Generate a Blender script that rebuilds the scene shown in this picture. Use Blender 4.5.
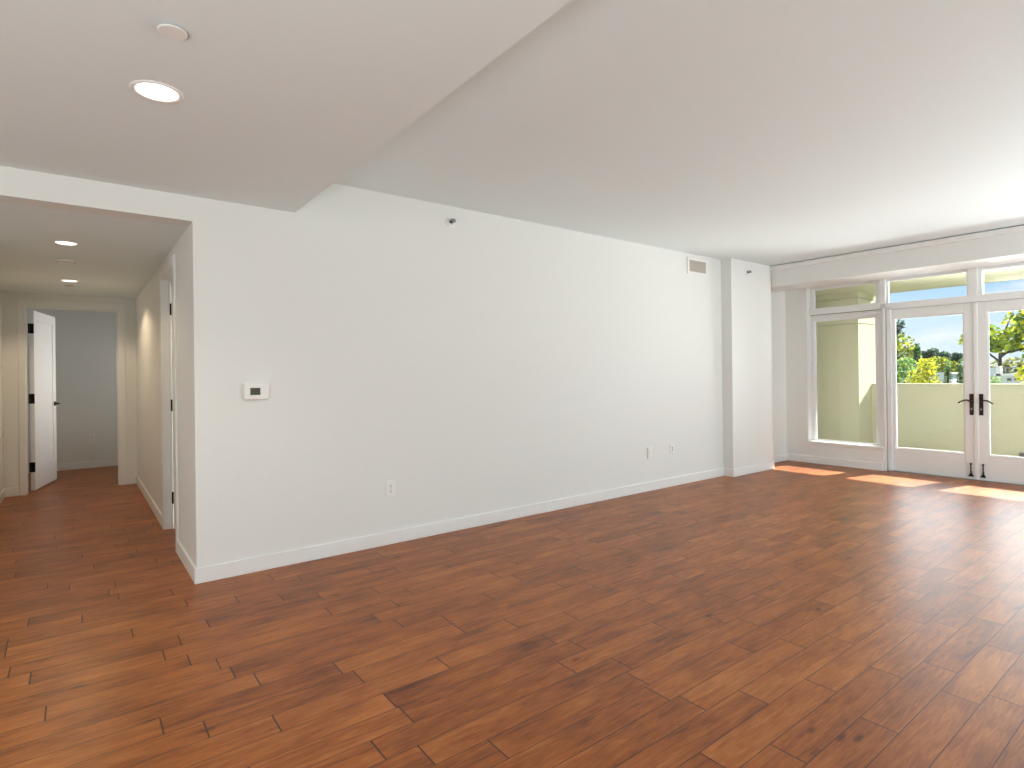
import bpy, bmesh, math, random
from mathutils import Vector, Matrix

for o in list(bpy.data.objects):
    bpy.data.objects.remove(o)
C = bpy.context.scene.collection
SC = bpy.context.scene

# ------------------------------------------------------------------ light levels
P_SUN, P_SKY = 24.0, 1.12
P_SIDE, P_BACK, P_BALC, P_DECK, P_UPL, P_UPK, P_FAR, P_OUT = 34, 145, 112, 170, 240, 102, 11.5, 60
P_DOWN, P_HALL1, P_HALL2, P_KITCHEN = 24, 15, 30, 8

# ------------------------------------------------------------------ camera
cam = bpy.data.cameras.new('camera')
cam.sensor_width = 36.0
cam.lens = 569.8158 / 1024 * 36.0
cam.shift_y = -9.32 / 1024
cam.clip_start = 0.05
cam.clip_end = 500
co = bpy.data.objects.new('camera', cam)
C.objects.link(co)
co.matrix_world = (Matrix.Translation((0, -4.0884, 1.3)) @ Matrix.Rotation(-0.6525, 4, 'Z')
                   @ Matrix.Rotation(math.pi / 2, 4, 'X') @ Matrix.Rotation(-0.0117, 4, 'Z'))
SC.camera = co

# ------------------------------------------------------------------ world, sun, fill lights, exposure
W = bpy.data.worlds.new('sky')
SC.world = W
W.use_nodes = True
nt = W.node_tree
nt.nodes.clear()
out = nt.nodes.new('ShaderNodeOutputWorld')
bg = nt.nodes.new('ShaderNodeBackground')
tc = nt.nodes.new('ShaderNodeTexCoord')
sep = nt.nodes.new('ShaderNodeSeparateXYZ')
ramp = nt.nodes.new('ShaderNodeValToRGB')
ramp.color_ramp.elements[0].position = 0.0
ramp.color_ramp.elements[0].color = (0.74, 0.88, 0.98, 1)
ramp.color_ramp.elements[1].position = 0.085
ramp.color_ramp.elements[1].color = (0.62, 0.81, 0.98, 1)
e = ramp.color_ramp.elements.new(0.125)
e.color = (0.40, 0.66, 0.97, 1)
e = ramp.color_ramp.elements.new(0.5)
e.color = (0.50, 0.68, 0.95, 1)
noi = nt.nodes.new('ShaderNodeTexNoise')
noi.inputs['Scale'].default_value = 9
noi.inputs['Detail'].default_value = 5
mp = nt.nodes.new('ShaderNodeMapping')
mp.inputs['Scale'].default_value = (1, 1, 3.5)
mp.inputs['Location'].default_value = (0.35, 0.2, 0.1)
cr = nt.nodes.new('ShaderNodeValToRGB')
cr.color_ramp.elements[0].position = 0.50
cr.color_ramp.elements[1].position = 0.72
mix = nt.nodes.new('ShaderNodeMixRGB')
mix.inputs['Color2'].default_value = (0.92, 0.95, 1.0, 1)
L = nt.links.new
L(tc.outputs['Generated'], sep.inputs[0])
L(sep.outputs['Z'], ramp.inputs[0])
L(tc.outputs['Generated'], mp.inputs[0])
L(mp.outputs[0], noi.inputs['Vector'])
L(noi.outputs[0], cr.inputs[0])
L(cr.outputs[0], mix.inputs[0])
L(ramp.outputs[0], mix.inputs['Color1'])
L(mix.outputs[0], bg.inputs[0])
bg.inputs[1].default_value = P_SKY
L(bg.outputs[0], out.inputs[0])

sl = bpy.data.lights.new('sun', 'SUN')
sl.energy = P_SUN
sl.angle = math.radians(0.6)
sl.color = (1.0, 0.95, 0.88)
so = bpy.data.objects.new('sun', sl)
C.objects.link(so)
sd = Vector((1, -0.215, 0.66)).normalized()
so.rotation_euler = sd.to_track_quat('Z', 'Y').to_euler()
so.location = sd * 40


def area(name, loc, direction, sx, sy, power, color=(1, 1, 1), spread=None):
    l = bpy.data.lights.new(name, 'AREA')
    l.shape = 'RECTANGLE'
    l.size, l.size_y = sx, sy
    l.energy = power
    l.color = color
    if spread:
        l.spread = spread
    o = bpy.data.objects.new(name, l)
    C.objects.link(o)
    o.location = loc
    o.rotation_euler = Vector(direction).to_track_quat('-Z', 'Z').to_euler()
    return o


# unseen fill lights added outside the openings in the side and back walls
area('side_fill', (5.9, -7.55, 1.5), (0, 1, 0), 3.0, 1.9, P_SIDE, (0.93, 0.97, 1.0))
area('back_fill', (-5.25, -4.4, 1.4), (1, 0, 0), 3.4, 1.8, P_BACK, (1.0, 0.97, 0.93))
# fill lights added outside the french doors to strengthen sky light and deck bounce
area('window_fill', (8.62, -2.08, 1.38), (-1, 0, 0.0), 3.7, 2.1, P_BALC, (0.92, 0.96, 1.0))
area('deck_fill', (9.0, -2.1, 0.0), (-0.8, 0, 1), 3.6, 0.9, P_DECK, (1.0, 0.98, 0.94), math.radians(110))
area('balcony_fill', (11.3, -2.1, 1.62), (-1, 0, 0.0), 5.0, 1.0, P_OUT, (0.95, 0.98, 1.0))
# unseen fill lights added behind the camera to brighten the two ceilings
area('ceiling_fill_living', (6.4, -6.6, 0.3), (0, 0.2, 1), 2.8, 1.2, P_UPL, (0.86, 0.965, 1.0))
area('ceiling_fill_kitchen', (-1.4, -4.9, 0.6), (0.15, 0.3, 1), 1.6, 1.2, P_UPK, (0.87, 0.97, 1.0))
# unseen fill light added in the closed far room, standing in for assumed daylight
area('far_room_fill', (2.15, 5.0, 1.4), (-1, 0.02, 0), 0.8, 1.6, P_FAR, (1.0, 0.955, 0.89), math.radians(75))

SC.view_settings.view_transform = 'Standard'
SC.view_settings.look = 'None'
SC.view_settings.gamma = 1
SC.view_settings.use_curve_mapping = False
SC.view_settings.exposure = 0.0
SC.cycles.use_denoising = True
SC.cycles.max_bounces = 10
SC.cycles.diffuse_bounces = 6
SC.cycles.sample_clamp_indirect = 6
SC.cycles.caustics_reflective = False
SC.cycles.caustics_refractive = False

# ------------------------------------------------------------------ materials


def srgb(r, g, b):
    f = lambda v: ((v / 255 + 0.055) / 1.055) ** 2.4 if v / 255 > 0.04045 else v / 255 / 12.92
    return (f(r), f(g), f(b), 1)


def mat(name, col, rough=0.6, metal=0.0, bump=0.0, scale=60, vary=0.0, spec=0.5):
    m = bpy.data.materials.new(name)
    m.use_nodes = True
    n = m.node_tree
    b = n.nodes['Principled BSDF']
    b.inputs['Roughness'].default_value = rough
    b.inputs['Metallic'].default_value = metal
    b.inputs['Specular IOR Level'].default_value = spec
    t = n.nodes.new('ShaderNodeTexCoord')
    no = n.nodes.new('ShaderNodeTexNoise')
    no.inputs['Scale'].default_value = scale
    no.inputs['Detail'].default_value = 4
    n.links.new(t.outputs['Object'], no.inputs['Vector'])
    mx = n.nodes.new('ShaderNodeMixRGB')
    mx.inputs['Color1'].default_value = col
    mx.inputs['Color2'].default_value = tuple(c * (1 - vary) for c in col[:3]) + (1,)
    n.links.new(no.outputs[0], mx.inputs[0])
    n.links.new(mx.outputs[0], b.inputs['Base Color'])
    if bump:
        bp = n.nodes.new('ShaderNodeBump')
        bp.inputs['Strength'].default_value = bump
        bp.inputs['Distance'].default_value = 0.002
        n.links.new(no.outputs[0], bp.inputs['Height'])
        n.links.new(bp.outputs[0], b.inputs['Normal'])
    return m


def emit(name, col, s):
    m = bpy.data.materials.new(name)
    m.use_nodes = True
    b = m.node_tree.nodes['Principled BSDF']
    b.inputs['Base Color'].default_value = col
    b.inputs['Emission Color'].default_value = col
    b.inputs['Emission Strength'].default_value = s
    return m


M = {}
M['wall'] = mat('wall_paint', (0.770, 0.785, 0.762, 1), 0.7, bump=0.08, scale=180, vary=0.02, spec=0.25)
M['ceil'] = mat('ceiling_paint', (0.77, 0.845, 0.855, 1), 0.85, bump=0.05, scale=200, vary=0.02, spec=0.2)
M['trim'] = mat('trim_paint', (0.80, 0.815, 0.80, 1), 0.4, bump=0.02, scale=90, vary=0.015)
M['frame'] = mat('window_paint', (0.765, 0.785, 0.775, 1), 0.4, bump=0.02, scale=90, vary=0.015)
M['door'] = mat('door_paint', (0.84, 0.85, 0.86, 1), 0.35, bump=0.02, scale=90, vary=0.01)
M['plastic'] = mat('white_plastic', (0.82, 0.82, 0.80, 1), 0.35, vary=0.01)
M['slot'] = mat('dark_slot', (0.06, 0.06, 0.055, 1), 0.6, vary=0.1)
M['black'] = mat('black_metal', (0.012, 0.011, 0.010, 1), 0.35, 0.6, vary=0.1)
M['bronze'] = mat('bronze_metal', (0.055, 0.035, 0.028, 1), 0.4, 0.7, vary=0.3, scale=40)
M['lcd'] = mat('lcd_screen', (0.095, 0.10, 0.075, 1), 0.25, vary=0.15, scale=30)
M['lcd_dark'] = mat('lcd_digit', (0.02, 0.022, 0.015, 1), 0.3, vary=0.1)
M['vent'] = mat('vent_grey', (0.62, 0.59, 0.52, 1), 0.6, vary=0.1)
M['rubber'] = mat('weather_strip', (0.30, 0.28, 0.26, 1), 0.7, vary=0.1)  # weather strips, and the painted shade strip under the left transom bar
M['stucco'] = mat('balcony_stucco', (0.54, 0.525, 0.385, 1), 0.9, bump=0.3, scale=120, vary=0.06, spec=0.2)
M['deck'] = mat('balcony_tile', (0.28, 0.265, 0.24, 1), 0.7, bump=0.1, scale=40, vary=0.15)
M['metal'] = mat('grey_metal', (0.25, 0.26, 0.25, 1), 0.5, 0.4, vary=0.1)
M['bulb_w'] = emit('lamp_lens', (1.0, 0.95, 0.88, 1), 6.0)
M['bulb_h'] = emit('lamp_lens_warm', (1.0, 0.93, 0.82, 1), 3.0)
M['house'] = mat('house_render', (0.60, 0.66, 0.72, 1), 0.85, vary=0.08, scale=3)
M['house_w'] = mat('house_white', (0.80, 0.80, 0.80, 1), 0.85, vary=0.05, scale=3)
M['house_glass'] = mat('house_glass', (0.06, 0.07, 0.09, 1), 0.2, vary=0.1)
M['grass'] = mat('garden_ground', (0.10, 0.14, 0.05, 1), 0.95, vary=0.4, scale=0.6)
M['bark'] = mat('bark', (0.08, 0.055, 0.04, 1), 0.9, bump=0.4, scale=12, vary=0.4)


def glass():
    m = bpy.data.materials.new('clear_glass')
    m.use_nodes = True
    n = m.node_tree
    n.nodes.clear()
    o = n.nodes.new('ShaderNodeOutputMaterial')
    mx = n.nodes.new('ShaderNodeMixShader')
    tr = n.nodes.new('ShaderNodeBsdfTransparent')
    tr.inputs[0].default_value = (0.985, 0.995, 0.99, 1)
    gl = n.nodes.new('ShaderNodeBsdfGlossy')
    gl.inputs['Roughness'].default_value = 0.0
    fr = n.nodes.new('ShaderNodeFresnel')
    fr.inputs['IOR'].default_value = 1.45
    n.links.new(fr.outputs[0], mx.inputs[0])
    n.links.new(tr.outputs[0], mx.inputs[1])
    n.links.new(gl.outputs[0], mx.inputs[2])
    n.links.new(mx.outputs[0], o.inputs[0])
    return m


M['glass'] = glass()


def leafmat(name, c1, c2, c3):
    m = bpy.data.materials.new(name)
    m.use_nodes = True
    n = m.node_tree
    b = n.nodes['Principled BSDF']
    g = n.nodes.new('ShaderNodeNewGeometry')
    r = n.nodes.new('ShaderNodeValToRGB')
    r.color_ramp.elements[0].color = c1
    r.color_ramp.elements[1].color = c3
    k = r.color_ramp.elements.new(0.5)
    k.color = c2
    n.links.new(g.outputs['Random Per Island'], r.inputs[0])
    n.links.new(r.outputs[0], b.inputs['Base Color'])
    b.inputs['Roughness'].default_value = 0.6
    b.inputs['Specular IOR Level'].default_value = 0.2
    o = n.nodes['Material Output']
    t = n.nodes.new('ShaderNodeBsdfTranslucent')
    n.links.new(r.outputs[0], t.inputs[0])
    mx = n.nodes.new('ShaderNodeMixShader')
    mx.inputs[0].default_value = 0.42
    n.links.new(b.outputs[0], mx.inputs[1])
    n.links.new(t.outputs[0], mx.inputs[2])
    n.links.new(mx.outputs[0], o.inputs[0])
    return m


M['leaf_yellow'] = leafmat('leaf_yellow', (0.10, 0.17, 0.03, 1), (0.52, 0.52, 0.03, 1), (0.90, 0.82, 0.04, 1))
M['leaf_mix'] = leafmat('leaf_mix', (0.05, 0.12, 0.02, 1), (0.24, 0.30, 0.04, 1), (0.66, 0.60, 0.06, 1))
M['leaf_lime'] = leafmat('leaf_lime', (0.06, 0.14, 0.02, 1), (0.34, 0.44, 0.04, 1), (0.80, 0.78, 0.07, 1))
M['leaf_green'] = leafmat('leaf_green', (0.08, 0.17, 0.05, 1), (0.20, 0.36, 0.10, 1), (0.44, 0.54, 0.17, 1))
M['leaf_cypress'] = leafmat('leaf_cypress', (0.03, 0.09, 0.02, 1), (0.07, 0.18, 0.04, 1), (0.15, 0.30, 0.07, 1))
M['leaf_dark'] = leafmat('leaf_dark', (0.03, 0.07, 0.05, 1), (0.07, 0.13, 0.08, 1), (0.14, 0.22, 0.14, 1))
M['leaf_olive'] = leafmat('leaf_olive', (0.12, 0.15, 0.05, 1), (0.30, 0.30, 0.10, 1), (0.44, 0.42, 0.14, 1))


def floor_mat():
    m = bpy.data.materials.new('hardwood_planks')
    m.use_nodes = True
    n = m.node_tree
    b = n.nodes['Principled BSDF']
    N = n.nodes.new
    K = n.links.new

    def math_(op, a, bb=None, c=None):
        x = N('ShaderNodeMath')
        x.operation = op
        for i, v in enumerate((a, bb, c)):
            if v is None:
                continue
            if isinstance(v, (int, float)):
                x.inputs[i].default_value = v
            else:
                K(v, x.inputs[i])
        return x.outputs[0]
    t = N('ShaderNodeTexCoord')
    s = N('ShaderNodeSeparateXYZ')
    K(t.outputs['Object'], s.inputs[0])
    X, Y = s.outputs['X'], s.outputs['Y']
    v = math_('DIVIDE', math_('ADD', Y, 20 + 3.461), 0.1268)
    row = math_('FLOOR', v)
    fr = math_('FRACT', v)
    edge_y = math_('MULTIPLY', math_('MINIMUM', fr, math_('SUBTRACT', 1, fr)), 0.1268)
    u = math_('ADD', math_('DIVIDE', X, 0.78), math_('MULTIPLY', row, 17.371))
    vo = N('ShaderNodeTexVoronoi')
    vo.voronoi_dimensions = '1D'
    vo.inputs['Scale'].default_value = 1
    vo.inputs['Randomness'].default_value = 0.85
    K(u, vo.inputs['W'])
    ve = N('ShaderNodeTexVoronoi')
    ve.voronoi_dimensions = '1D'
    ve.feature = 'DISTANCE_TO_EDGE'
    ve.inputs['Scale'].default_value = 1
    ve.inputs['Randomness'].default_value = 0.85
    K(u, ve.inputs['W'])
    edge_x = math_('MULTIPLY', ve.outputs['Distance'], 0.78)
    rnd = N('ShaderNodeSeparateColor')
    K(vo.outputs['Color'], rnd.inputs[0])
    # seams: groove between boards
    def groove(d, w):
        r = N('ShaderNodeMapRange')
        r.inputs['From Min'].default_value = w * 0.3
        r.inputs['From Max'].default_value = w
        r.inputs['To Min'].default_value = 0
        r.inputs['To Max'].default_value = 1
        K(d, r.inputs['Value'])
        return r.outputs[0]
    gx = groove(edge_x, 0.0042)
    gy = groove(edge_y, 0.0024)
    gap = math_('MINIMUM', gx, gy)
    # grain
    cv = N('ShaderNodeCombineXYZ')
    K(math_('ADD', X, math_('MULTIPLY', rnd.outputs[0], 31)), cv.inputs[0])
    K(math_('MULTIPLY', Y, 9), cv.inputs[1])
    K(math_('MULTIPLY', row, 3.17), cv.inputs[2])
    g1 = N('ShaderNodeTexNoise')
    g1.inputs['Scale'].default_value = 2.6
    g1.inputs['Detail'].default_value = 8
    g1.inputs['Roughness'].default_value = 0.65
    g1.inputs['Distortion'].default_value = 1.2
    K(cv.outputs[0], g1.inputs['Vector'])
    g2 = N('ShaderNodeTexNoise')
    g2.inputs['Scale'].default_value = 20
    g2.inputs['Detail'].default_value = 5
    K(cv.outputs[0], g2.inputs['Vector'])
    g3 = N('ShaderNodeTexNoise')      # blotches and knots
    g3.inputs['Scale'].default_value = 3.0
    g3.inputs['Detail'].default_value = 3
    cv2 = N('ShaderNodeCombineXYZ')
    K(math_('ADD', X, math_('MULTIPLY', rnd.outputs[1], 13)), cv2.inputs[0])
    K(math_('MULTIPLY', Y, 2.2), cv2.inputs[1])
    K(math_('MULTIPLY', row, 1.7), cv2.inputs[2])
    K(cv2.outputs[0], g3.inputs['Vector'])
    # fine pores and cathedral figure
    cv4 = N('ShaderNodeCombineXYZ')
    K(math_('MULTIPLY', math_('ADD', X, math_('MULTIPLY', rnd.outputs[1], 7)), 5), cv4.inputs[0])
    K(math_('MULTIPLY', Y, 60), cv4.inputs[1])
    K(row, cv4.inputs[2])
    g5 = N('ShaderNodeTexNoise')
    g5.inputs['Scale'].default_value = 2.2
    g5.inputs['Detail'].default_value = 4
    g5.inputs['Distortion'].default_value = 0.6
    K(cv4.outputs[0], g5.inputs['Vector'])
    # small knots
    cv5 = N('ShaderNodeCombineXYZ')
    K(math_('MULTIPLY', X, 1.6), cv5.inputs[0])
    K(math_('MULTIPLY', Y, 4.2), cv5.inputs[1])
    kv = N('ShaderNodeTexVoronoi')
    kv.inputs['Scale'].default_value = 1.5
    kv.inputs['Randomness'].default_value = 1.0
    K(cv5.outputs[0], kv.inputs['Vector'])
    kn = N('ShaderNodeMapRange')
    kn.inputs['From Min'].default_value = 0.02
    kn.inputs['From Max'].default_value = 0.13
    K(math_('ADD', kv.outputs['Distance'], math_('MULTIPLY', g3.outputs[0], 0.06)), kn.inputs['Value'])
    a = math_('MULTIPLY', rnd.outputs[2], 0.11)
    a = math_('ADD', a, math_('MULTIPLY', g1.outputs[0], 0.62))
    a = math_('ADD', a, math_('MULTIPLY', g3.outputs[0], 0.46))
    a = math_('ADD', a, math_('MULTIPLY', g2.outputs[0], 0.20))
    a = math_('ADD', a, math_('MULTIPLY', g5.outputs[0], 0.26))
    a = math_('SUBTRACT', a, 0.25)
    a = math_('SUBTRACT', a, math_('MULTIPLY', math_('SUBTRACT', 1, kn.outputs[0]), 0.28))
    r = N('ShaderNodeValToRGB')
    cr_ = r.color_ramp
    cr_.elements[0].position = 0.34
    cr_.elements[0].color = FLOOR[0]
    cr_.elements[1].position = 0.84
    cr_.elements[1].color = FLOOR[2]
    k = cr_.elements.new(0.58)
    k.color = FLOOR[1]
    K(a, r.inputs[0])
    mx = N('ShaderNodeMixRGB')
    mx.blend_type = 'MIX'
    mx.inputs['Color1'].default_value = (0.035, 0.014, 0.008, 1)
    K(gap, mx.inputs[0])
    K(r.outputs[0], mx.inputs['Color2'])
    K(mx.outputs[0], b.inputs['Base Color'])
    # hand scraped relief
    cv3 = N('ShaderNodeCombineXYZ')
    K(X, cv3.inputs[0])
    K(math_('MULTIPLY', Y, 2.0), cv3.inputs[1])
    K(row, cv3.inputs[2])
    g4 = N('ShaderNodeTexNoise')
    g4.inputs['Scale'].default_value = 9
    g4.inputs['Detail'].default_value = 4
    g4.inputs['Distortion'].default_value = 0.8
    K(cv3.outputs[0], g4.inputs['Vector'])
    h = math_('ADD', math_('MULTIPLY', g4.outputs[0], 0.0009), math_('MULTIPLY', gap, 0.0010))
    h = math_('ADD', h, math_('MULTIPLY', g2.outputs[0], 0.0002))
    h = math_('ADD', h, math_('MULTIPLY', rnd.outputs[0], 0.0003))
    bp = N('ShaderNodeBump')
    bp.inputs['Strength'].default_value = 0.8
    bp.inputs['Distance'].default_value = 1.0
    K(h, bp.inputs['Height'])
    K(bp.outputs[0], b.inputs['Normal'])
    rr = N('ShaderNodeMapRange')
    rr.inputs['To Min'].default_value = 0.42
    rr.inputs['To Max'].default_value = 0.56
    K(g1.outputs[0], rr.inputs['Value'])
    K(rr.outputs[0], b.inputs['Roughness'])
    b.inputs['Specular IOR Level'].default_value = 0.14
    b.inputs['Coat Weight'].default_value = 0.45
    b.inputs['Coat Roughness'].default_value = 0.34
    return m


FLOOR = [(0.095, 0.022, 0.005, 1), (0.310, 0.088, 0.014, 1), (0.51, 0.188, 0.042, 1)]
M['floor'] = floor_mat()

# ------------------------------------------------------------------ mesh helpers


def box(bm, x0, x1, y0, y1, z0, z1):
    vs = [bm.verts.new((x, y, z)) for z in (z0, z1) for y in (y0, y1) for x in (x0, x1)]
    for f in ((0, 2, 3, 1), (4, 5, 7, 6), (0, 1, 5, 4), (2, 6, 7, 3), (0, 4, 6, 2), (1, 3, 7, 5)):
        bm.faces.new([vs[i] for i in f])


def tube(bm, pts, rad, seg=12, cap=True):
    pts = [Vector(p) for p in pts]
    if not hasattr(rad, '__len__'):
        rad = [rad] * len(pts)
    rings = []
    for i, p in enumerate(pts):
        d = (pts[min(i + 1, len(pts) - 1)] - pts[max(i - 1, 0)]).normalized()
        up = Vector((0, 0, 1)) if abs(d.z) < 0.9 else Vector((1, 0, 0))
        a = d.cross(up).normalized()
        b = d.cross(a)
        rings.append([bm.verts.new(p + (a * math.cos(2 * math.pi * k / seg) + b * math.sin(2 * math.pi * k / seg)) * rad[i])
                      for k in range(seg)])
    for q, r in zip(rings, rings[1:]):
        for k in range(seg):
            bm.faces.new((q[k], q[(k + 1) % seg], r[(k + 1) % seg], r[k]))
    if cap:
        bm.faces.new(rings[0])
        bm.faces.new(rings[-1][::-1])


def lathe(bm, c, axis, prof, seg=40):
    """prof: (radius, height along axis) pairs; closed at r = 0 ends."""
    c = Vector(c)
    ax = Vector(axis).normalized()
    up = Vector((0, 0, 1)) if abs(ax.z) < 0.9 else Vector((1, 0, 0))
    a = ax.cross(up).normalized()
    b = ax.cross(a)
    rings = []
    for r, h in prof:
        if r < 1e-6:
            rings.append([bm.verts.new(c + ax * h)])
        else:
            rings.append([bm.verts.new(c + ax * h + (a * math.cos(2 * math.pi * k / seg) + b * math.sin(2 * math.pi * k / seg)) * r)
                          for k in range(seg)])
    for q, r in zip(rings, rings[1:]):
        for k in range(seg):
            k2 = (k + 1) % seg
            if len(q) == 1 and len(r) == 1:
                continue
            if len(q) == 1:
                bm.faces.new((q[0], r[k2], r[k]))
            elif len(r) == 1:
                bm.faces.new((q[k], q[k2], r[0]))
            else:
                bm.faces.new((q[k], q[k2], r[k2], r[k]))


def obj(name, fill, m, parent=None, bevel=0.0, smooth=False, seg=2):
    """fill(bm) draws in world coordinates; the mesh is stored relative to its own or its parent's origin."""
    bm = bmesh.new()
    fill(bm)
    bmesh.ops.recalc_face_normals(bm, faces=bm.faces)
    if parent is None:
        o_ = Vector((0, 0, 0))
        if name not in WORLD_ORIGIN:
            xs = [v.co for v in bm.verts]
            o_ = Vector(((min(p.x for p in xs) + max(p.x for p in xs)) / 2, (min(p.y for p in xs) + max(p.y for p in xs)) / 2,
                         min(p.z for p in xs)))
        loc = o_
    else:
        o_ = world_loc(parent)
        loc = Vector((0, 0, 0))
    bmesh.ops.translate(bm, verts=bm.verts, vec=-o_)
    me = bpy.data.meshes.new(name)
    bm.to_mesh(me)
    bm.free()
    me.materials.append(m)
    o = bpy.data.objects.new(name, me)
    C.objects.link(o)
    o.location = loc
    if parent:
        o.parent = parent
    if smooth:
        for p in me.polygons:
            p.use_smooth = True
    if bevel:
        md = o.modifiers.new('bevel', 'BEVEL')
        md.width = bevel
        md.segments = seg
        md.limit_method = 'ANGLE'
    return o


WORLD_ORIGIN = {'floor', 'floor_balcony'}


def world_loc(o):
    v = Vector(o.location)
    while o.parent:
        o = o.parent
        v += Vector(o.location)
    return v


def bx(*b):
    """fill function out of several boxes, six numbers each"""
    def f(bm):
        for q in b:
            box(bm, *q)
    return f


def struct(name, fill, m, parent=None, label=None, **k):
    o = obj(name, fill, m, parent, **k)
    if parent is None:
        o['kind'] = 'structure'
        if label:
            o['label'] = label
    return o


def thing(name, loc, label, cat, group=None, kind=None):
    o = bpy.data.objects.new(name, None)
    o.empty_display_size = 0.1
    C.objects.link(o)
    o.location = loc
    o['label'] = label
    if cat:
        o['category'] = cat
    if group:
        o['group'] = group
    if kind:
        o['kind'] = kind
    return o


def tag(o, label, cat, group=None):
    o['label'] = label
    o['category'] = cat
    if group:
        o['group'] = group
    return o


# ------------------------------------------------------------------ dimensions (metres)
H, HL, HH = 2.715, 2.453, 2.296       # living ceiling, lowered ceiling, hall ceiling
X0 = 0.593                            # outer corner between hall and long wall
XS = 1.225                            # edge of the lowered ceiling
XP0, XP1, PD = 6.455, 7.403, 0.137    # pilaster
YR = 0.113                            # recessed wall beside the window
XW = 8.271                            # window wall face
XG = 8.385                            # window and door plane
YB = 4.392                            # hall back wall
YF = 6.345                            # back wall of the room beyond the hall
XL = -0.66                            # hall left wall
YS = -7.3                             # side wall behind the camera
XB = -5.0                             # back wall behind the camera

# ------------------------------------------------------------------ room shell
struct('floor', lambda bm: box(bm, XB - .2, XG + .02, YS - .2, YF + .2, -0.12, 0.0), M['floor'],
       label='brown hand scraped hardwood plank floor running through room and hall')
struct('wall_main', bx((X0, XP0 + .4, 0.0, 0.16, 0, 2.95), (XP0 + .4, XW + .3, YR, YR + .16, 0, 2.95)), M['wall'],
       label='long off-white wall from the hall corner to the pilaster')
struct('wall_pilaster', bx((XP0, XP1, -PD, 0.2, 0, H)), M['wall'], label='shallow off-white pilaster at far end of the long wall')
struct('wall_hall_header', bx((XB, X0, 0.0, 0.16, HH, 2.95)), M['wall'], label='white header wall above the hall opening')
struct('wall_kitchen', bx((XB - .15, XL, 0.0, 0.16, 0, HH)), M['wall'], label='white wall left of the hall opening')
# hall right wall with a door opening 0.86..1.63
struct('wall_hall_right', bx((X0, X0 + .12, 0.16, 0.845, 0, HH), (X0, X0 + .12, 1.645, YB, 0, HH), (X0, X0 + .12, 0.845, 1.645, 2.165, HH)),
       M['wall'], label='right hand hall wall with a doorway in it')
struct('wall_hall_left', bx((XL - .12, XL, 0.16, YB, 0, HH)), M['wall'], label='left hand hall wall at the photo edge')
struct('wall_hall_back', bx((XL - .12, -.474, YB, YB + .12, 0, HH), (.419, X0 + .12, YB, YB + .12, 0, HH), (-.474, .419, YB, YB + .12, 2.152, HH)),
       M['wall'], label='end wall of the hall around the open doorway')
struct('wall_far_room', bx((-1.6, 2.2, YF, YF + .12, 0, 2.6)), M['wall'], label='grey lit back wall of the room beyond the hall')
struct('wall_far_room_left', bx((-1.72, -1.6, YB + .12, YF + .12, 0, 2.6)), M['wall'])
struct('wall_far_room_right', bx((2.2, 2.32, YB + .12, YF + .12, 0, 2.6)), M['wall'])
struct('wall_far_room_front', bx((-1.72, XL - .12, YB, YB + .12, 0, 2.6), (X0 + .12, 2.32, YB, YB + .12, 0, 2.6)), M['wall'])
struct('ceiling_far_room', bx((-1.72, 2.32, YB + .12, YF + .12, 2.45, 2.6)), M['ceil'])
struct('ceiling', bx((XS, XW + .3, YS, YR + .1, H, 2.95)), M['ceil'], label='high white ceiling of the living room')
struct('ceiling_lowered', bx((XB, XS, YS, 0.0, HL, 2.95)), M['ceil'], label='lowered white ceiling at upper left with a recessed light')
struct('ceiling_hall', bx((XL - .12, X0 + .12, 0.16, YB + .12, HH, 2.6)), M['ceil'], label='ceiling of the hall with two recessed lights')
# beam over the window and the thin strip along its top
struct('trim_1', bx((7.422, 7.975, YS, YR + .1, 2.434, H), (7.975, XW + .3, YS, YR + .1, 2.505, H)), M['wall'], label='boxed beam above the windows and french doors')
struct('trim_2', bx((7.372, 7.43, YS, -PD + .001, 2.648, H - .012)), M['trim'], label='narrow moulding strip along the top of the beam', bevel=.003)
# window wall
struct('wall_window', bx((XW, XG + .09, -.195, YR, 0, 2.51), (XW, XG + .09, -1.141, -.195, 0, .27),
                         (XW, XG + .09, -3.96, -3.02, 0, .27), (XW, XG + .09, YS, -3.96, 0, 2.51)), M['wall'],
       label='white window wall beside and below the left window')
# unseen walls, with openings for the side and back fill lights
struct('wall_side', bx((XB, 3.0, YS - .15, YS, 0, 2.95), (7.4, XW + .3, YS - .15, YS, 0, 2.95), (3.0, 7.4, YS - .15, YS, 0, .5),
                       (3.0, 7.4, YS - .15, YS, 2.45, 2.95)), M['wall'])
struct('wall_back', bx((XB - .15, XB, YS, -6.1, 0, 2.95), (XB - .15, XB, -2.7, 0.16, 0, 2.95), (XB - .15, XB, -6.1, -2.7, 0, .5),
                       (XB - .15, XB, -6.1, -2.7, 2.3, 2.95)), M['wall'])

# ------------------------------------------------------------------ baseboards
BH, BT = 0.100, 0.014


def baseboard(name, *bs, label=None):
    struct(name, bx(*bs), M['trim'], bevel=.004, label=label)


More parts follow.
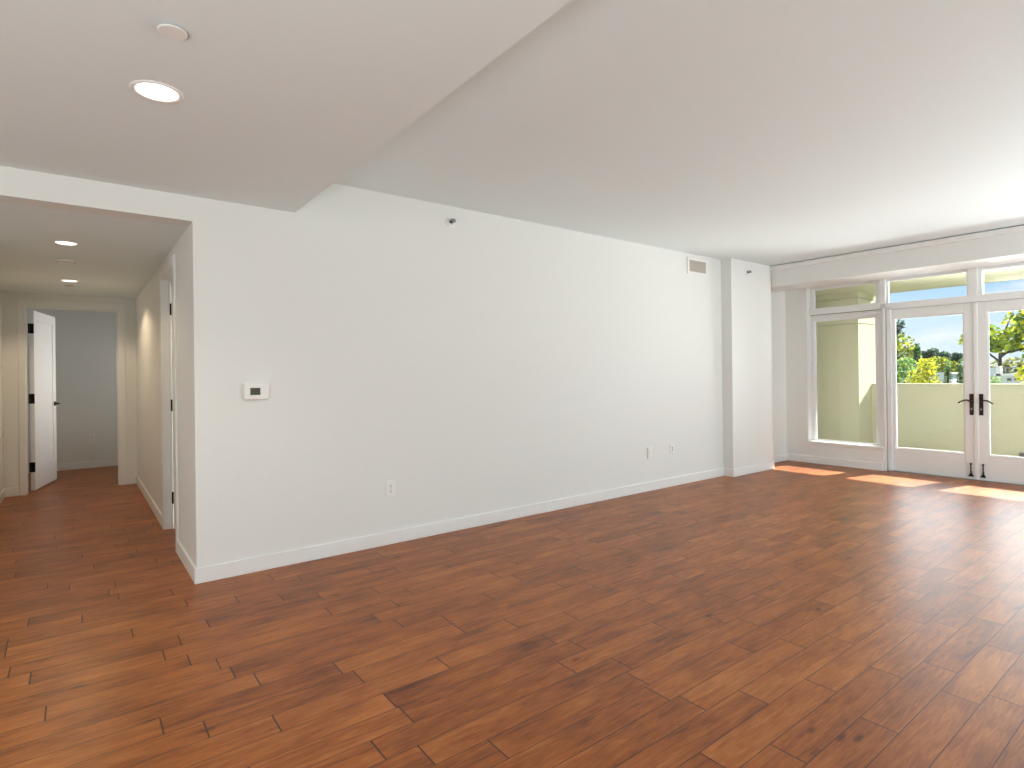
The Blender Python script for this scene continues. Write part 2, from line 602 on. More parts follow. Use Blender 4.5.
baseboard('baseboard_main', (X0 - BT, XP0, -BT, 0.002, 0, BH), label='white baseboard along the long wall')
baseboard('baseboard_pilaster', (XP0 - BT, XP1 + BT, -PD - BT, -PD + .002, 0, BH), (XP0 - BT, XP0 + .002, -PD, -BT, 0, BH),
          (XP1 - .002, XP1 + BT, -PD, YR, 0, BH), label='white baseboard wrapping the pilaster')
baseboard('baseboard_recess', (XP1 + BT, XW - BT, YR - BT, YR + .002, 0, BH), label='white baseboard between pilaster and window wall')
baseboard('baseboard_window', (XW - BT, XW + .002, -1.141, YR, 0, BH), label='white baseboard below the left window')
baseboard('baseboard_hall_right', (X0 - BT, X0 + .002, 0.0, .782, 0, BH), (X0 - BT, X0 + .002, 1.708, YB, 0, BH), label='white baseboard of the right hall wall')
baseboard('baseboard_hall_left', (XL - .002, XL + BT, .16, YB, 0, BH), label='white baseboard of the left hall wall')
baseboard('baseboard_hall_back', (XL + BT, -.523, YB - BT, YB + .002, 0, BH), (.482, X0 - BT, YB - BT, YB + .002, 0, BH), label='white baseboard of the hall end wall')
baseboard('baseboard_far_room', (-1.6, 2.2, YF - BT, YF + .002, 0, BH), label='white baseboard in the room beyond the hall')

# ------------------------------------------------------------------ door casings of the hall
TC = .014
struct('trim_3', bx((-.521, -.461, YB - TC, YB, 0, 2.214), (.406, .480, YB - TC, YB, 0, 2.214), (-.461, .406, YB - TC, YB, 2.150, 2.214)),
       M['trim'], bevel=.003, label='white casing around the doorway at the hall end')
struct('trim_4', bx((-.474, -.461, YB, YB + .12, 0, 2.152), (.406, .419, YB, YB + .12, 0, 2.152), (-.461, .406, YB, YB + .12, 2.139, 2.152),
                    (-.461, -.450, YB + .03, YB + .065, 0, 2.139), (.395, .406, YB + .03, YB + .065, 0, 2.139), (-.450, .395, YB + .03, YB + .065, 2.128, 2.139)),
       M['trim'], bevel=.002, label='white jamb and stop of the doorway at the hall end')
struct('trim_5', bx((X0 - TC, X0, .784, .858, 0, 2.222), (X0 - TC, X0, 1.632, 1.706, 0, 2.222), (X0 - TC, X0, .858, 1.632, 2.155, 2.222)),
       M['trim'], bevel=.003, label='white casing around the doorway in the right hall wall')
struct('trim_6', bx((X0, X0 + .12, 1.632, 1.645, 0, 2.165), (X0, X0 + .12, .845, .858, 0, 2.165), (X0, X0 + .12, .858, 1.632, 2.152, 2.165),
                    (X0 + .045, X0 + .062, 1.620, 1.632, 0, 2.152), (X0 + .045, X0 + .062, .858, .870, 0, 2.152), (X0 + .045, X0 + .062, .870, 1.620, 2.14, 2.152)),
       M['trim'], bevel=.002, label='white jamb of the doorway in the right hall wall')


def panel_door(bm, w, t, h, stile=.115, rec=.010):
    """shaker door leaf with one recessed panel on both faces: x along width, y thickness 0..t, z 0..h"""
    box(bm, 0, stile, 0, t, 0, h)
    box(bm, w - stile, w, 0, t, 0, h)
    box(bm, stile, w - stile, 0, t, h - stile, h)
    box(bm, stile, w - stile, 0, t, 0, .27)
    box(bm, stile, w - stile, rec, t - rec, .27, h - stile)


# open door at the end of the hall, hinged on the left jamb and swung into the far room
d3 = thing('door_3', (-.434, 4.610, .012), 'white one panel interior door standing open at the hall end', None, kind='structure')
ang = math.atan2(.770, .168)
d3.rotation_euler = (0, 0, ang)


def local(name, fill, m, parent, bevel=0.0, smooth=False):
    bm = bmesh.new()
    fill(bm)
    bmesh.ops.recalc_face_normals(bm, faces=bm.faces)
    me = bpy.data.meshes.new(name)
    bm.to_mesh(me)
    bm.free()
    me.materials.append(m)
    o = bpy.data.objects.new(name, me)
    C.objects.link(o)
    o.parent = parent
    if smooth:
        for p in me.polygons:
            p.use_smooth = True
    if bevel:
        md = o.modifiers.new('bevel', 'BEVEL')
        md.width = bevel
        md.segments = 2
        md.limit_method = 'ANGLE'
    return o


# local frame: x along the leaf, -y towards the camera side face
local('door_leaf', lambda bm: (panel_door(bm, .835, .043, 2.105), bmesh.ops.translate(bm, verts=bm.verts, vec=(0, -.043, 0))), M['door'], d3, .0025)


def lever_local(bm, side):
    y = -.043 if side < 0 else 0
    lathe(bm, (.765, y, .985), (0, side, 0), [(0, 0), (.031, 0), (.031, .006), (.027, .010), (.011, .012), (.010, .05), (0, .052)], 24)
    tube(bm, [(.765, y + side * .047, .985), (.70, y + side * .05, .985), (.655, y + side * .047, .983)], [.010, .009, .007], 10)


local('door_handle', lambda bm: lever_local(bm, -1), M['black'], d3, smooth=True)
local('door_handle', lambda bm: lever_local(bm, 1), M['black'], d3, smooth=True)
for hz in (.215, 1.015, 1.835):
    def hinge(bm, hz=hz):
        box(bm, -.0025, .0, -.043, -.002, hz, hz + .115)
        tube(bm, [(-.008, .004, hz), (-.008, .004, hz + .115)], .007, 10)
    local('hinge', hinge, M['black'], d3)
# hinge leaves on the jamb belong to the jamb trim
jm = [o for o in bpy.data.objects if o.name == 'trim_4'][0]
for hz in (.227, 1.027, 1.847):
    obj('hinge_plate', bx((-.461, -.4585, YB + .07, YB + .118, hz, hz + .115)), M['black'], jm)

# closed door in the right hall wall
d4 = thing('door_4', (X0 + .082, 1.245, .01), 'white closed door recessed in the right hall wall', None, kind='structure')


def side_leaf(bm):
    panel_door(bm, .758, .04, 2.135)
    bmesh.ops.transform(bm, matrix=Matrix.Translation((X0 + .104, .866, .010)) @ Matrix.Rotation(math.pi / 2, 4, 'Z'), verts=bm.verts)


obj('door_leaf', side_leaf, M['trim'], d4, .0025)
for hz in (.22, 1.02, 1.85):
    obj('hinge', lambda bm, hz=hz: tube(bm, [(X0 + .058, 1.617, hz), (X0 + .058, 1.617, hz + .1)], .007, 10), M['black'], d4)

# small ledge against the left hall wall (only its edge shows at the left photo border)
struct('trim_7', bx((XL, XL + .012, .16, YB, .655, .685)), M['trim'], bevel=.003, label='thin horizontal moulding on the left hall wall')

# ------------------------------------------------------------------ windows and french doors
YM = -2.08      # middle of the french doors


def mir(a, b, flip):
    return (2 * YM - b, 2 * YM - a) if flip else (a, b)


FR = M['frame']
# posts
for i, flip in enumerate((False, True)):
    y0, y1 = mir(-1.141, -1.040, flip)
    a0, a1 = mir(-1.166, -1.141, flip)
    c0, c1 = mir(-1.222, -1.176, flip)
    g0, g1 = mir(-1.176, -1.166, flip)
    t0, t1 = mir(-1.164, -1.040, flip)
    p = struct('trim_%d' % (8 + i), bx((XG - .085, XG + .09, a0, a1, 0, 2.10), (XG - .055, XG + .09, c0, c1, 0, 2.10),
                                   (XG - .015, XG + .09, *mir(-1.141, -1.085, flip), .27, 2.10),
                                   (XG - .015, XG + .09, t0, t1, 2.10, 2.505),
                                   (XG - .055, XG - .015, *mir(-1.164, -1.098, flip), 2.16, 2.505)), FR, bevel=.003,
               label=('white post between left window and french doors', 'white post right of the french doors')[i])
    obj('weather_strip', bx((XG - .03, XG + .05, g0, g1, 0, 2.10)), M['rubber'], p)
struct('trim_10', bx((XG - .015, XG + .09, -2.146, -2.006, 2.10, 2.505), (XG - .055, XG - .015, -2.115, -2.03, 2.16, 2.505)), FR, bevel=.003,
       label='white post between the two transoms above the doors')
# transom bars
struct('trim_11', bx((XG - .055, XG + .09, -1.10, -.195, 2.098, 2.187), (XG - .02, XG + .09, -1.10, -.195, 2.055, 2.10)), FR, bevel=.003,
       label='white bar between the left window and its transom')
obj('shadow_strip', bx((XG - .050, XG - .019, -1.075, -.215, 2.091, 2.099)), M['rubber'], bpy.data.objects['trim_11'])  # dark strip standing in for the shade line under the bar
struct('trim_12', bx((XG - .055, XG + .09, 2 * YM + 1.172, -1.172, 2.085, 2.166)), FR, bevel=.003, label='white bar above the french doors')
struct('trim_13', bx((XG - .055, XG + .09, 2 * YM + .195, 2 * YM + 1.040, 2.098, 2.187)), FR, bevel=.003)


def window(name, y0, y1, z0, z1, fr, label, lip=.0):
    w = thing(name, (XG, (y0 + y1) / 2, z0), label, None, kind='structure')
    f = fr
    obj('window_frame', bx((XG - .012, XG + .06, y0, y0 + f, z0, z1), (XG - .012, XG + .06, y1 - f, y1, z0, z1),
                           (XG - .012, XG + .06, y0 + f, y1 - f, z0, z0 + f), (XG - .012, XG + .06, y0 + f, y1 - f, z1 - f, z1)), FR, w, .004)
    obj('glazing_bead', bx((XG + .006, XG + .02, y0 + f, y0 + f + .012, z0 + f, z1 - f), (XG + .006, XG + .02, y1 - f - .012, y1 - f, z0 + f, z1 - f),
                           (XG + .006, XG + .02, y0 + f + .012, y1 - f - .012, z0 + f, z0 + f + .012),
                           (XG + .006, XG + .02, y0 + f + .012, y1 - f - .012, z1 - f - .012, z1 - f)), FR, w)
    obj('pane', bx((XG + .024, XG + .030, y0 + f - .005, y1 - f + .005, z0 + f - .005, z1 - f + .005)), M['glass'], w)
    return w


w1 = window('window_1', -1.085, -.195, .27, 2.060, .050, 'tall fixed window beside the pilaster recess')
obj('window_sill', bx((XW - .018, XG - .01, -1.145, -.188, .285, .312), (XW - .010, XW + .004, -1.143, -.19, .262, .285)), M['trim'], w1, .004)
window('window_2', -1.100, -.195, 2.125, 2.505, .045, 'transom above the left fixed window')
window('window_3', -2.060, -1.126, 2.108, 2.505, .042, 'transom above the left french door')
window('window_4', 2 * YM + 1.126, -2.095, 2.108, 2.505, .042, 'transom above the right french door')
w5 = window('window_5', 2 * YM + .195, 2 * YM + 1.085, .27, 2.060, .050, 'assumed fixed window right of the doors, out of view')  # unseen window, assumed by symmetry and built for the light it lets in
obj('window_sill', bx((XW - .018, XG - .01, 2 * YM + .188, 2 * YM + 1.145, .285, .312)), M['trim'], w5, .004)
window('window_6', 2 * YM + .195, 2 * YM + 1.040, 2.185, 2.505, .030, 'assumed transom above the right fixed window, out of view')


def french(name, y0, y1, gy0, gy1, label, plate_y, dirn):
    d = thing(name, (XG, (y0 + y1) / 2, .008), label, None, kind='structure')
    z0, z1, g0, g1 = .008, 2.083, .300, 1.968
    x0, x1 = XG - .022, XG + .023
    obj('door_leaf', bx((x0, x1, y0, gy0, z0, z1), (x0, x1, gy1, y1, z0, z1), (x0, x1, gy0, gy1, z0, g0), (x0, x1, gy0, gy1, g1, z1)), FR, d, .003)
    obj('glazing_bead', bx((XG - .010, XG + .012, gy0, gy0 + .012, g0, g1), (XG - .010, XG + .012, gy1 - .012, gy1, g0, g1),
                           (XG - .010, XG + .012, gy0 + .012, gy1 - .012, g0, g0 + .012), (XG - .010, XG + .012, gy0 + .012, gy1 - .012, g1 - .012, g1)), M['trim'], d, .002)
    obj('pane', bx((XG - .003, XG + .003, gy0 + .002, gy1 - .002, g0 + .002, g1 - .002)), M['glass'], d)
    ph = obj('handle_plate', bx((x0 - .007, x0 + .001, plate_y - .0195, plate_y + .0195, .762, 1.012)), M['bronze'], d, .003)
    s = dirn
    xk = x0 - .045

    def lever(bm):
        lathe(bm, (x0 - .005, plate_y, .925), (-1, 0, 0), [(0, 0), (.013, 0), (.013, .012), (.009, .02), (.009, .045), (0, .047)], 16)
        tube(bm, [(xk, plate_y, .925), (xk, plate_y + s * .03, .938), (xk, plate_y + s * .065, .936), (xk, plate_y + s * .10, .914), (xk, plate_y + s * .118, .900)],
             [.010, .009, .0085, .008, .009], 10)
    obj('lever', lever, M['bronze'], ph, smooth=True)
    obj('thumb_turn', lambda bm: (lathe(bm, (x0 - .006, plate_y, .835), (-1, 0, 0), [(0, 0), (.010, 0), (.010, .008), (0, .009)], 16),
                                  box(bm, x0 - .024, x0 - .012, plate_y - .003, plate_y + .003, .818, .850)), M['metal'], ph)
    by = plate_y + (.012 if s > 0 else -.012)

    def bolt(bm):
        box(bm, x0 - .006, x0 + .001, by - .015, by + .015, .045, .075)
        box(bm, x0 - .014, x0 + .001, by - .024, by + .024, .040, .056)
        tube(bm, [(x0 - .012, by, .05), (x0 - .012, by, .185)], .006, 10)
        box(bm, x0 - .010, x0 + .001, by - .009, by + .009, .085, .10)
        lathe(bm, (x0 - .012, by, .178), (0, 0, 1), [(0, 0), (.007, .0), (.012, .008), (.010, .018), (0, .022)], 14)
    obj('foot_bolt', bolt, M['black'], d)
    return d


dl = french('door_1', -2.090, -1.200, -1.975, -1.252, 'left white french door with glass and bronze lever', -2.043, 1)
dr = french('door_2', 2 * YM + 1.200, -2.094, 2 * YM + 1.252, -2.195, 'right white french door with glass and bronze lever', -2.133, -1)
obj('astragal', bx((XG - .034, XG - .020, -2.106, -2.068, .01, 2.075)), FR, dl, .004)
for hz in (.25, .98, 1.80):
    obj('hinge', lambda bm, hz=hz: tube(bm, [(XG - .062, -1.228, hz), (XG - .062, -1.228, hz + .11)], .009, 12), FR, dl)
struct('trim_14', bx((XG - .06, XG + .12, 2 * YM + 1.172, -1.172, -.01, .007)), M['metal'], label='low metal threshold under the french doors')

# ------------------------------------------------------------------ ceiling fixtures


def downlight(x, y, z, r, lens, label, group, watt, col, blend=.6, ang=130):
    t = thing('recessed_light', (x, y, z), label, 'ceiling light', group)
    obj('trim_ring', lambda bm: lathe(bm, (x, y, z), (0, 0, -1), [(r - .022, -.004), (r - .020, .003), (r - .004, .006), (r, .001), (r, -.004)], 48), M['plastic'], t, smooth=True)
    obj('lens', lambda bm: lathe(bm, (x, y, z), (0, 0, -1), [(0, .0035), (r - .026, .0035), (r - .021, .001), (r - .021, -.001), (0, -.001)], 48), lens, t, smooth=False)
    l = bpy.data.lights.new('recessed_lamp', 'SPOT')
    l.energy = watt
    l.color = col
    l.spot_size = math.radians(ang)
    l.spot_blend = blend
    l.shadow_soft_size = .05
    o = bpy.data.objects.new('recessed_lamp', l)
    C.objects.link(o)
    o.location = (0, 0, -.03)
    o.parent = t
    return t


WARM = (1.0, .76, .50)
downlight(.268, -1.412, HL, .094, M['bulb_w'], 'recessed light in the lowered ceiling at upper left', None, P_DOWN, (1, .90, .78))
downlight(-.052, 1.167, HH, .082, M['bulb_h'], 'recessed light nearest the hall opening, first in the hall ceiling', 'recessed hall lights', P_HALL1, WARM, .5, 140)
downlight(-.046, 3.150, HH, .082, M['bulb_h'], 'recessed light near the hall end, second in the hall ceiling', 'recessed hall lights', P_HALL2, WARM, .3, 148)
# unseen kitchen downlights added behind the camera for more light
for x in (-3.2, -1.2):
    for y in (-1.8, -4.4):
        downlight(x, y, HL, .094, M['bulb_w'], 'added recessed kitchen light behind the camera', 'added kitchen lights', P_KITCHEN, (1, .93, .84))

t = thing('sprinkler_cover', (.262, -1.925, HL), 'flat round cover plate on the lowered ceiling above the light', 'sprinkler')
obj('cover_plate', lambda bm: lathe(bm, (.262, -1.925, HL), (0, 0, -1), [(0, .0145), (.040, .0145), (.0435, .012), (.0435, .010), (0, .0098)], 40), M['plastic'], t)
obj('collar', lambda bm: lathe(bm, (.262, -1.925, HL), (0, 0, -1), [(.028, -.001), (.028, .010), (.026, .010), (.026, -.001)], 32), M['metal'], t)

t = thing('smoke_detector', (-.060, 1.94, HH), 'round smoke detector between the two hall lights', 'smoke detector')
obj('detector_body', lambda bm: lathe(bm, (-.06, 1.94, HH), (0, 0, -1), [(0, .034), (.030, .034), (.052, .028), (.062, .016), (.064, .0), (0, -.001)], 40), M['plastic'], t, smooth=False)
obj('vent_ring', lambda bm: lathe(bm, (-.06, 1.94, HH), (0, 0, -1), [(.0575, .0235), (.060, .0235), (.0650, .0150), (.0625, .0150)], 40), M['vent'], t)
t = tag(obj('sprinkler_cover', lambda bm: lathe(bm, (-.050, 3.525, HH), (0, 0, -1), [(0, .008), (.034, .008), (.040, .004), (.041, -.001), (0, -.001)], 32), M['vent']),
        'small flat round cover behind the second hall light', 'sprinkler')


def sprinkler(x, y, z, label):
    t = thing('wall_sprinkler', (x, y, z), label, 'sprinkler')
    obj('escutcheon', lambda bm: lathe(bm, (x, y, z), (0, -1, 0), [(.046, -.001), (.046, .004), (.040, .009), (.022, .014), (.020, .006), (0, .006)], 36), M['plastic'], t, smooth=True)
    obj('nozzle', lambda bm: lathe(bm, (x, y, z), (0, -1, 0), [(0, .0), (.014, .0), (.014, .018), (.008, .020), (.007, .045), (0, .046)], 18), M['slot'], t)
    obj('deflector', lambda bm: (box(bm, x - .018, x + .018, y - .052, y - .049, z - .012, z + .014), box(bm, x - .018, x + .018, y - .052, y - .034, z + .012, z + .015),
                                 box(bm, x - .013, x - .010, y - .050, y - .016, z - .003, z + .003), box(bm, x + .010, x + .013, y - .050, y - .016, z - .003, z + .003)), M['metal'], t)


sprinkler(2.496, 0, 2.583, 'white sidewall sprinkler high on the long wall')
sprinkler(6.814, -PD, 2.571, 'small sidewall sprinkler high on the pilaster')

# ------------------------------------------------------------------ wall fixtures
vx0, vx1, vz0, vz1 = 5.748, 6.150, 2.476, 2.668
t = thing('air_vent', ((vx0 + vx1) / 2, 0, vz0), 'white framed air vent with upright blades near the pilaster', 'air vent')
obj('vent_frame', bx((vx0, vx0 + .036, -.010, 0.001, vz0, vz1), (vx1 - .036, vx1, -.010, 0.001, vz0, vz1), (vx0 + .036, vx1 - .036, -.010, 0.001, vz0, vz0 + .028),
                     (vx0 + .036, vx1 - .036, -.010, 0.001, vz1 - .028, vz1)), M['plastic'], t, .003)
obj('backing', bx((vx0 + .036, vx1 - .036, -.0015, 0.0005, vz0 + .028, vz1 - .028)), M['vent'], t)
for k in range(15):
    xx = vx0 + .050 + k * (vx1 - vx0 - .100) / 14
    obj('blade', bx((xx - .0035, xx + .0035, -.0085, -.0012, vz0 + .028, vz1 - .028)), M['vent'], t)

t = thing('thermostat', (.962, 0, 1.152), 'white thermostat with small dark screen on the long wall', 'thermostat')
obj('housing', bx((.876, 1.034, -.030, 0.001, 1.152, 1.262)), M['plastic'], t, .008, seg=3)
sc_ = obj('screen', bx((.914, .978, -.0315, -.029, 1.184, 1.232)), M['lcd'], t)
obj('screen_bezel', bx((.908, .914, -.0325, -.029, 1.178, 1.238), (.978, .984, -.0325, -.029, 1.178, 1.238), (.914, .978, -.0325, -.029, 1.232, 1.238),
                       (.914, .978, -.0325, -.029, 1.178, 1.184)), M['plastic'], t)


def digits(bm):
    def seg7(x, z, w, h, on):
        t_ = .0028
        S7 = {'a': (x, x + w, z + h - t_, z + h), 'g': (x, x + w, z + h / 2 - t_ / 2, z + h / 2 + t_ / 2), 'd': (x, x + w, z, z + t_),
              'f': (x, x + t_, z + h / 2, z + h), 'e': (x, x + t_, z, z + h / 2), 'b': (x + w - t_, x + w, z + h / 2, z + h), 'c': (x + w - t_, x + w, z, z + h / 2)}
        for k in on:
            a, b_, c, d = S7[k]
            box(bm, a, b_, -.0322, -.0314, c, d)
    seg7(.930, 1.196, .013, .026, 'abcg')
    seg7(.948, 1.196, .013, .026, 'abged')


obj('digits', digits, M['lcd_dark'], sc_)


def wall_plate(x, z, w, h, y, name, label, cat, th=.007):
    t = thing(name, (x, y, z - h / 2), label, cat)
    obj('cover_plate', bx((x - w / 2, x + w / 2, y - th, y + .001, z - h / 2, z + h / 2)), M['plastic'], t, .003)
    return t


def sockets(t, x, z, y):
    for k, dz in enumerate((.020, -.020)):
        s = obj('socket', lambda bm: lathe(bm, (x, y - .006, z + dz), (0, -1, 0), [(0, .0035), (.0155, .0035), (.017, .002), (.017, 0)], 24), M['plastic'], t)
        obj('slots', bx((x - .0075, x - .0050, y - .0100, y - .009, z + dz - .002, z + dz + .009), (x + .0050, x + .0075, y - .0100, y - .009, z + dz - .001, z + dz + .008),
                        (x - .0028, x + .0028, y - .0100, y - .009, z + dz - .011, z + dz - .005)), M['slot'], s)
    obj('screw', lambda bm: lathe(bm, (x, y - .007, z), (0, -1, 0), [(0, .0015), (.003, .0012), (.0035, 0)], 12), M['metal'], t)


t = wall_plate(1.927, .432, .074, .120, 0, 'wall_outlet', 'white duplex outlet low on the long wall, below the thermostat side', 'outlet')
t['label'] = 'white duplex outlet low on the long wall, the one nearest the thermostat'
sockets(t, 1.927, .432, 0)
t = wall_plate(5.020, .420, .072, .118, 0, 'wall_plate', 'plain white wall plate low on the long wall, left of a jack plate', 'wall plate', .016)
obj('toggle', bx((5.014, 5.026, -.020, -.0155, .406, .434)), M['plastic'], t, .002)
t = wall_plate(5.418, .430, .074, .120, 0, 'jack_plate', 'white jack plate low on the long wall, nearest the pilaster', 'wall plate', .008)
for dz in (.012, -.012):
    obj('jack', lambda bm, dz=dz: lathe(bm, (5.418, -.007, .430 + dz), (0, -1, 0), [(0, .008), (.0045, .008), (.0045, .004), (.0075, .003), (.0075, 0)], 16), M['slot'], t)
for dz in (.046, -.046):
    obj('screw', lambda bm, dz=dz: lathe(bm, (5.418, -.008, .430 + dz), (0, -1, 0), [(0, .0015), (.0035, .0012), (.004, 0)], 12), M['metal'], t)
t = wall_plate(.168, .440, .074, .120, YF, 'wall_outlet', 'white duplex outlet in the room beyond the open door', 'outlet')
sockets(t, .168, .440, YF)

# ------------------------------------------------------------------ balcony
XI = 11.17
struct('floor_balcony', lambda bm: box(bm, XG + .02, 11.6, -6.5, 2.6, -.16, -.03), M['deck'])
struct('wall_balcony_parapet', bx((XI, XI + .2, -6.5, .05, -.3, 1.052)), M['stucco'], label='pale green solid balcony parapet outside the french doors')
struct('trim_15', bx((XI - .012, XI + .212, -6.5, .05, 1.052, 1.072)), M['stucco'], label='cap along the top of the balcony parapet', bevel=.004)


def bal_wall(bm):
    # wall parallel to the windows, cut by two shallow horizontal reveals
    for z0, z1 in ((-.3, 2.103), (2.117, 2.544), (2.558, 2.9)):
        box(bm, 10.62, 11.37, .05, 2.6, z0, z1)
    box(bm, 10.65, 11.37, .08, 2.6, 2.103, 2.117)
    box(bm, 10.65, 11.37, .08, 2.6, 2.544, 2.558)


struct('wall_balcony_left', bal_wall, M['stucco'], label='pale green outside wall seen through the left window')
struct('wall_balcony_end', bx((XG + .09, 10.62, 1.75, 1.95, -.3, 2.9)), M['stucco'])
struct('wall_balcony_right', bx((XG + .09, 11.37, -6.7, -6.5, -.3, 2.9)), M['stucco'])
struct('ceiling_balcony', bx((XG + .09, 11.37, -6.7, 2.6, 2.65, 3.0)), M['stucco'], label='pale green balcony soffit seen in the transoms')
struct('wall_outside', bx((XG, XG + .09, YR, 2.6, -.3, 3.0), (XG + .001, XG + .09, YS, 2.6, 2.505, 3.0), (XG + .001, XG + .09, YS - .1, YS, -.3, 3.0)), M['stucco'])
t = thing('drain_scupper', (XI, -1.955, -.03), 'small grey drain box at the foot of the balcony parapet', 'drain')
obj('drain_box', bx((XI - .04, XI + .001, -1.985, -1.925, -.03, .055)), M['metal'], t, .004)
obj('grate', bx(*[(XI - .043, XI - .040, -1.98 + k * .011, -1.975 + k * .011, -.02, .045) for k in range(5)]), M['slot'], t)

# ------------------------------------------------------------------ outside world
GZ = -3.3
struct('ground', lambda bm: box(bm, 11.6, 160, -60, 90, GZ - .3, GZ), M['grass'], label='green garden ground far below the balcony')


def leaves(bm, blobs, size, seed):
    rnd = random.Random(seed)
    for (cx, cy, cz, rx, ry, rz, n) in blobs:
        for _ in range(n):
            while True:
                p = Vector((rnd.uniform(-1, 1), rnd.uniform(-1, 1), rnd.uniform(-1, 1)))
                if .25 < p.length < 1:
                    break
            # clumps: pull towards a few lobes so that the crown has a broken outline
            q = Vector((math.sin(p.x * 7 + cy * 3), math.sin(p.y * 8 + cz * 5), math.sin(p.z * 7 + cx)))
            p = p + q * .09
            c = Vector((cx + p.x * rx, cy + p.y * ry, cz + p.z * rz))
            s = size * rnd.uniform(.6, 1.25)
            d = Vector((rnd.gauss(0, 1), rnd.gauss(0, 1), rnd.gauss(0, .6) - .3)).normalized()
            sd_ = d.cross(Vector((rnd.gauss(0, 1), rnd.gauss(0, 1), rnd.gauss(0, 1)))).normalized()
            nn = d.cross(sd_)
            a = bm.verts.new(c - d * s * .5)
            b1 = bm.verts.new(c + sd_ * s * .32 + nn * s * .10)
            b2 = bm.verts.new(c - sd_ * s * .32 + nn * s * .10)
            e_ = bm.verts.new(c + d * s * .55)
            bm.faces.new((a, b1, e_))
            bm.faces.new((a, e_, b2))


def tree(name, label, cat, base, trunk_top, trunk_r, blobs, size, leaf, seed, limbs=(), group=None):
    t = thing(name, (base[0], base[1], GZ), label, cat, group)

    def tr(bm):
        b = Vector((base[0], base[1], GZ))
        e_ = Vector(trunk_top)
        mid = b.lerp(e_, .5) + Vector((.0, .03, 0))
        tube(bm, [b, mid, e_], [trunk_r * 1.4, trunk_r, trunk_r * .6], 10)
        for (p0, p1) in limbs:
            p0, p1 = Vector(p0), Vector(p1)
            tube(bm, [p0, p0.lerp(p1, .5) + Vector((0, 0, .06)), p1], [trunk_r * .55, trunk_r * .38, trunk_r * .15], 8)
    obj('trunk', tr, M['bark'], t, smooth=True)
    bm = bmesh.new()
    leaves(bm, blobs, size, seed)
    bmesh.ops.translate(bm, verts=bm.verts, vec=-Vector((base[0], base[1], GZ)))
    me = bpy.data.meshes.new('foliage')
    bm.to_mesh(me)
    bm.free()
    me.materials.append(M[leaf])
    o = bpy.data.objects.new('foliage', me)
    C.objects.link(o)
    o.parent = t
    return t


tree('broadleaf_tree', 'big lime green tree with slim dark trunk seen through the right french door', 'tree', (20, .21), (20, .16, 2.1), .055,
     [(20, -.55, 2.62, .7, .60, .45, 300), (20, .45, 2.15, .5, .42, .36, 190), (20, -.72, 2.30, .6, .50, .60, 300), (19.8, .22, 1.95, .5, .50, .20, 110),
      (20.1, -1.3, 2.2, .6, .5, .8, 300), (20.2, -.1, 2.1, .6, .7, .35, 260), (20, -.9, 2.75, .6, .5, .35, 160), (20, .93, 2.08, .3, .20, .22, 26), (20, -.65, 1.72, .4, .35, .25, 60)], .19, 'leaf_lime', 3,
     limbs=[((20, .18, 1.5), (20, .85, 2.05)), ((20, .18, 1.6), (20, -.7, 2.3)), ((20, .17, 1.9), (20, -.1, 2.8)), ((20, .18, 1.7), (20, -1.1, 1.9))])
tree('shrub', 'yellow leaved shrub beyond the parapet at the right photo edge', 'shrub', (14.5, -1.50), (14.5, -1.45, .9), .04,
     [(14.5, -1.42, 1.18, .25, .20, .24, 130), (14.5, -1.55, .6, .4, .32, .5, 200)], .10, 'leaf_yellow', 5)
tree('conifer_tree', 'tall sparse dark conifer top at the left of the french doors', 'tree', (40, 9.35), (40, 9.30, 4.1), .10,
     [(40, 9.30, 4.12, .35, .42, .28, 60), (40, 9.25, 3.55, .35, .30, .30, 40), (40, 9.30, 2.9, .5, .45, .45, 80), (40, 9.35, 1.6, 1.0, 1.1, 1.1, 260)], .24, 'leaf_dark', 7,
     limbs=[((40, 9.3, 3.7), (40, 8.85, 3.9)), ((40, 9.3, 3.3), (40, 8.9, 3.3))])
tree('broadleaf_tree', 'yellow green tree behind the bushes at the left of the french doors', 'tree', (27, 4.95), (27, 4.9, 1.6), .10,
     [(27, 4.85, 1.95, .8, .62, .78, 800), (27, 4.45, 1.6, .6, .38, .6, 420)], .14, 'leaf_mix', 11)
tree('broadleaf_tree', 'mid green bushy tree in front of the yellow green one', 'tree', (21, 2.75), (21, 2.7, .8), .08,
     [(21, 2.72, 1.05, .5, .42, .62, 700), (21, 2.72, .2, .6, .5, .6, 200)], .12, 'leaf_green', 13)
tree('cypress_tree', 'single slim dark cypress left of the bright yellow tree', 'tree', (24, 3.34), (24, 3.34, 1.9), .05,
     [(24, 3.34, 1.5, .13, .12, .85, 1100), (24, 3.34, .2, .17, .15, 1.2, 300)], .085, 'leaf_cypress', 17)
tree('broadleaf_tree', 'bright yellow leaved tree in the middle of the left french door', 'tree', (16, .74), (16, .74, 1.0), .05,
     [(16, .66, 1.36, .3, .19, .24, 420), (16, .88, 1.10, .3, .19, .22, 330), (16, .98, .85, .3, .24, .24, 330), (16, .62, 1.0, .3, .22, .25, 330), (16, .8, .4, .35, .3, .4, 220)], .07, 'leaf_yellow', 19)
for i, (y, z, r, n) in enumerate(((13.75, 2.45, 1.0, 420), (13.70, 2.25, 1.05, 420), (13.55, 2.15, 1.1, 420))):
    tree('evergreen_tree', ('dark evergreen far behind, next to the slim cypress', 'dark evergreen far behind the yellow tree, middle of the far row',
                            'dark evergreen far behind, right end of the far row')[i], 'tree', (60 + 3 * i, y), (60 + 3 * i, y, 1.8), .2,
         [(60 + 3 * i, y + .35, z, .8, .50, .55, n), (60 + 3 * i, y - .45, z + .25, .8, .42, .50, n), (60 + 3 * i, y, z - .9, 1.1, .95, .9, n)], .30, 'leaf_dark', 23 + i, group='far dark evergreens')
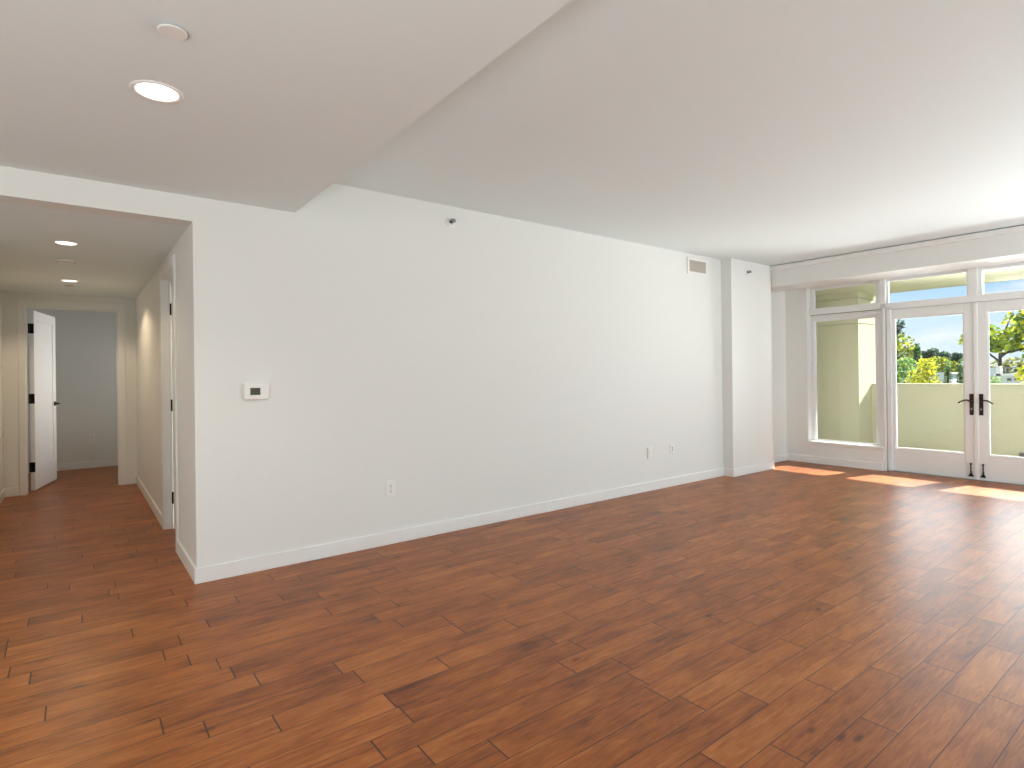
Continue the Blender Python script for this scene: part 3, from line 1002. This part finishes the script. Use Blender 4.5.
tree('broadleaf_tree', 'olive and yellow tree in front of the far evergreens', 'tree', (30, 4.35), (30, 4.35, 1.0), .1,
     [(30, 4.45, 1.45, .5, .55, .50, 600), (30, 3.95, 1.30, .4, .42, .42, 400), (30, 4.3, .6, .5, .5, .5, 150)], .13, 'leaf_mix', 29)
for i, y in enumerate((.80, .64, .49)):
    tree('cypress_tree', ('left one of three green cypresses beside the door centre', 'middle one of three green cypresses beside the door centre',
                          'right one of three green cypresses beside the door centre')[i], 'tree', (18 + .4 * i, y), (18 + .4 * i, y, 1.3), .04,
         [(18 + .4 * i, y, .98 + .05 * i, .12, .085, .60, 420), (18 + .4 * i, y, .2, .13, .10, .8, 200)], .07, 'leaf_green', 31 + i, group='cypresses beside the door centre')
tree('shrub', 'low olive hedge behind the white roof terrace', 'shrub', (40, 4.3), (40, 4.3, .6), .1,
     [(40, 4.6, 1.3, .6, .7, .45, 240), (40, 3.9, 1.45, .6, .6, .45, 240), (40, 3.2, 1.2, .6, .6, .4, 200), (40, 4.1, .5, .8, 1.4, .6, 300)], .2, 'leaf_olive', 41)
tree('shrub', 'small green bush in front of the white terrace house', 'shrub', (15.6, -.70), (15.6, -.70, .8), .03,
     [(15.6, -.66, 1.02, .15, .12, .12, 160), (15.6, -.80, .85, .2, .3, .15, 160)], .055, 'leaf_green', 43)

t = thing('house', (26.2, 3.0, GZ), 'low grey blue house with white roof block, seen through the left french door', 'house')
obj('house_wall', bx((25, 27.5, 2.72, 3.32, GZ, 1.14)), M['house'], t)
obj('roof_edge', bx((24.94, 27.56, 2.66, 3.38, 1.14, 1.175)), M['house_w'], t)
obj('roof_block', bx((24.9, 25.6, 2.76, 2.99, .93, 1.20)), M['house_w'], t)
obj('window', bx((24.97, 25.0, 3.05, 3.2, -.6, -.2)), M['house_glass'], t)

t = thing('terrace_house', (18.1, -0.695, GZ), 'white flat roofed house with roof terrace railing seen through the right door', 'house')
obj('house_wall', bx((17.0, 19.2, -1.601, -0.1, GZ, 1.141)), M['house'], t)
obj('roof_edge', bx((16.945, 19.255, -1.658, -0.355, 1.141, 1.187)), M['house_w'], t)
obj('chimney_wall', bx((17.11, 17.55, -0.4, -0.1, 1.141, 1.334)), M['house'], t)
obj('pillar', bx((16.945, 17.11, -0.485, -0.4, 1.102, 1.368)), M['house_w'], t)
rl = obj('railing', bx((17.0, 17.027, -1.601, -0.485, 1.317, 1.34)), M['metal'], t)
obj('railing_post', bx((17.0, 17.027, -0.57, -0.547, 1.187, 1.317)), M['metal'], rl)
obj('railing_post', bx((17.0, 17.027, -0.797, -0.774, 1.187, 1.317)), M['metal'], rl)
obj('railing_post', bx((17.0, 17.027, -1.063, -1.04, 1.187, 1.317)), M['metal'], rl)
obj('window', bx((16.967, 17.0, -0.666, -0.593, 1.028, 1.085)), M['house_glass'], t)
obj('window', bx((16.967, 17.0, -0.865, -0.723, 1.039, 1.085)), M['house_glass'], t)
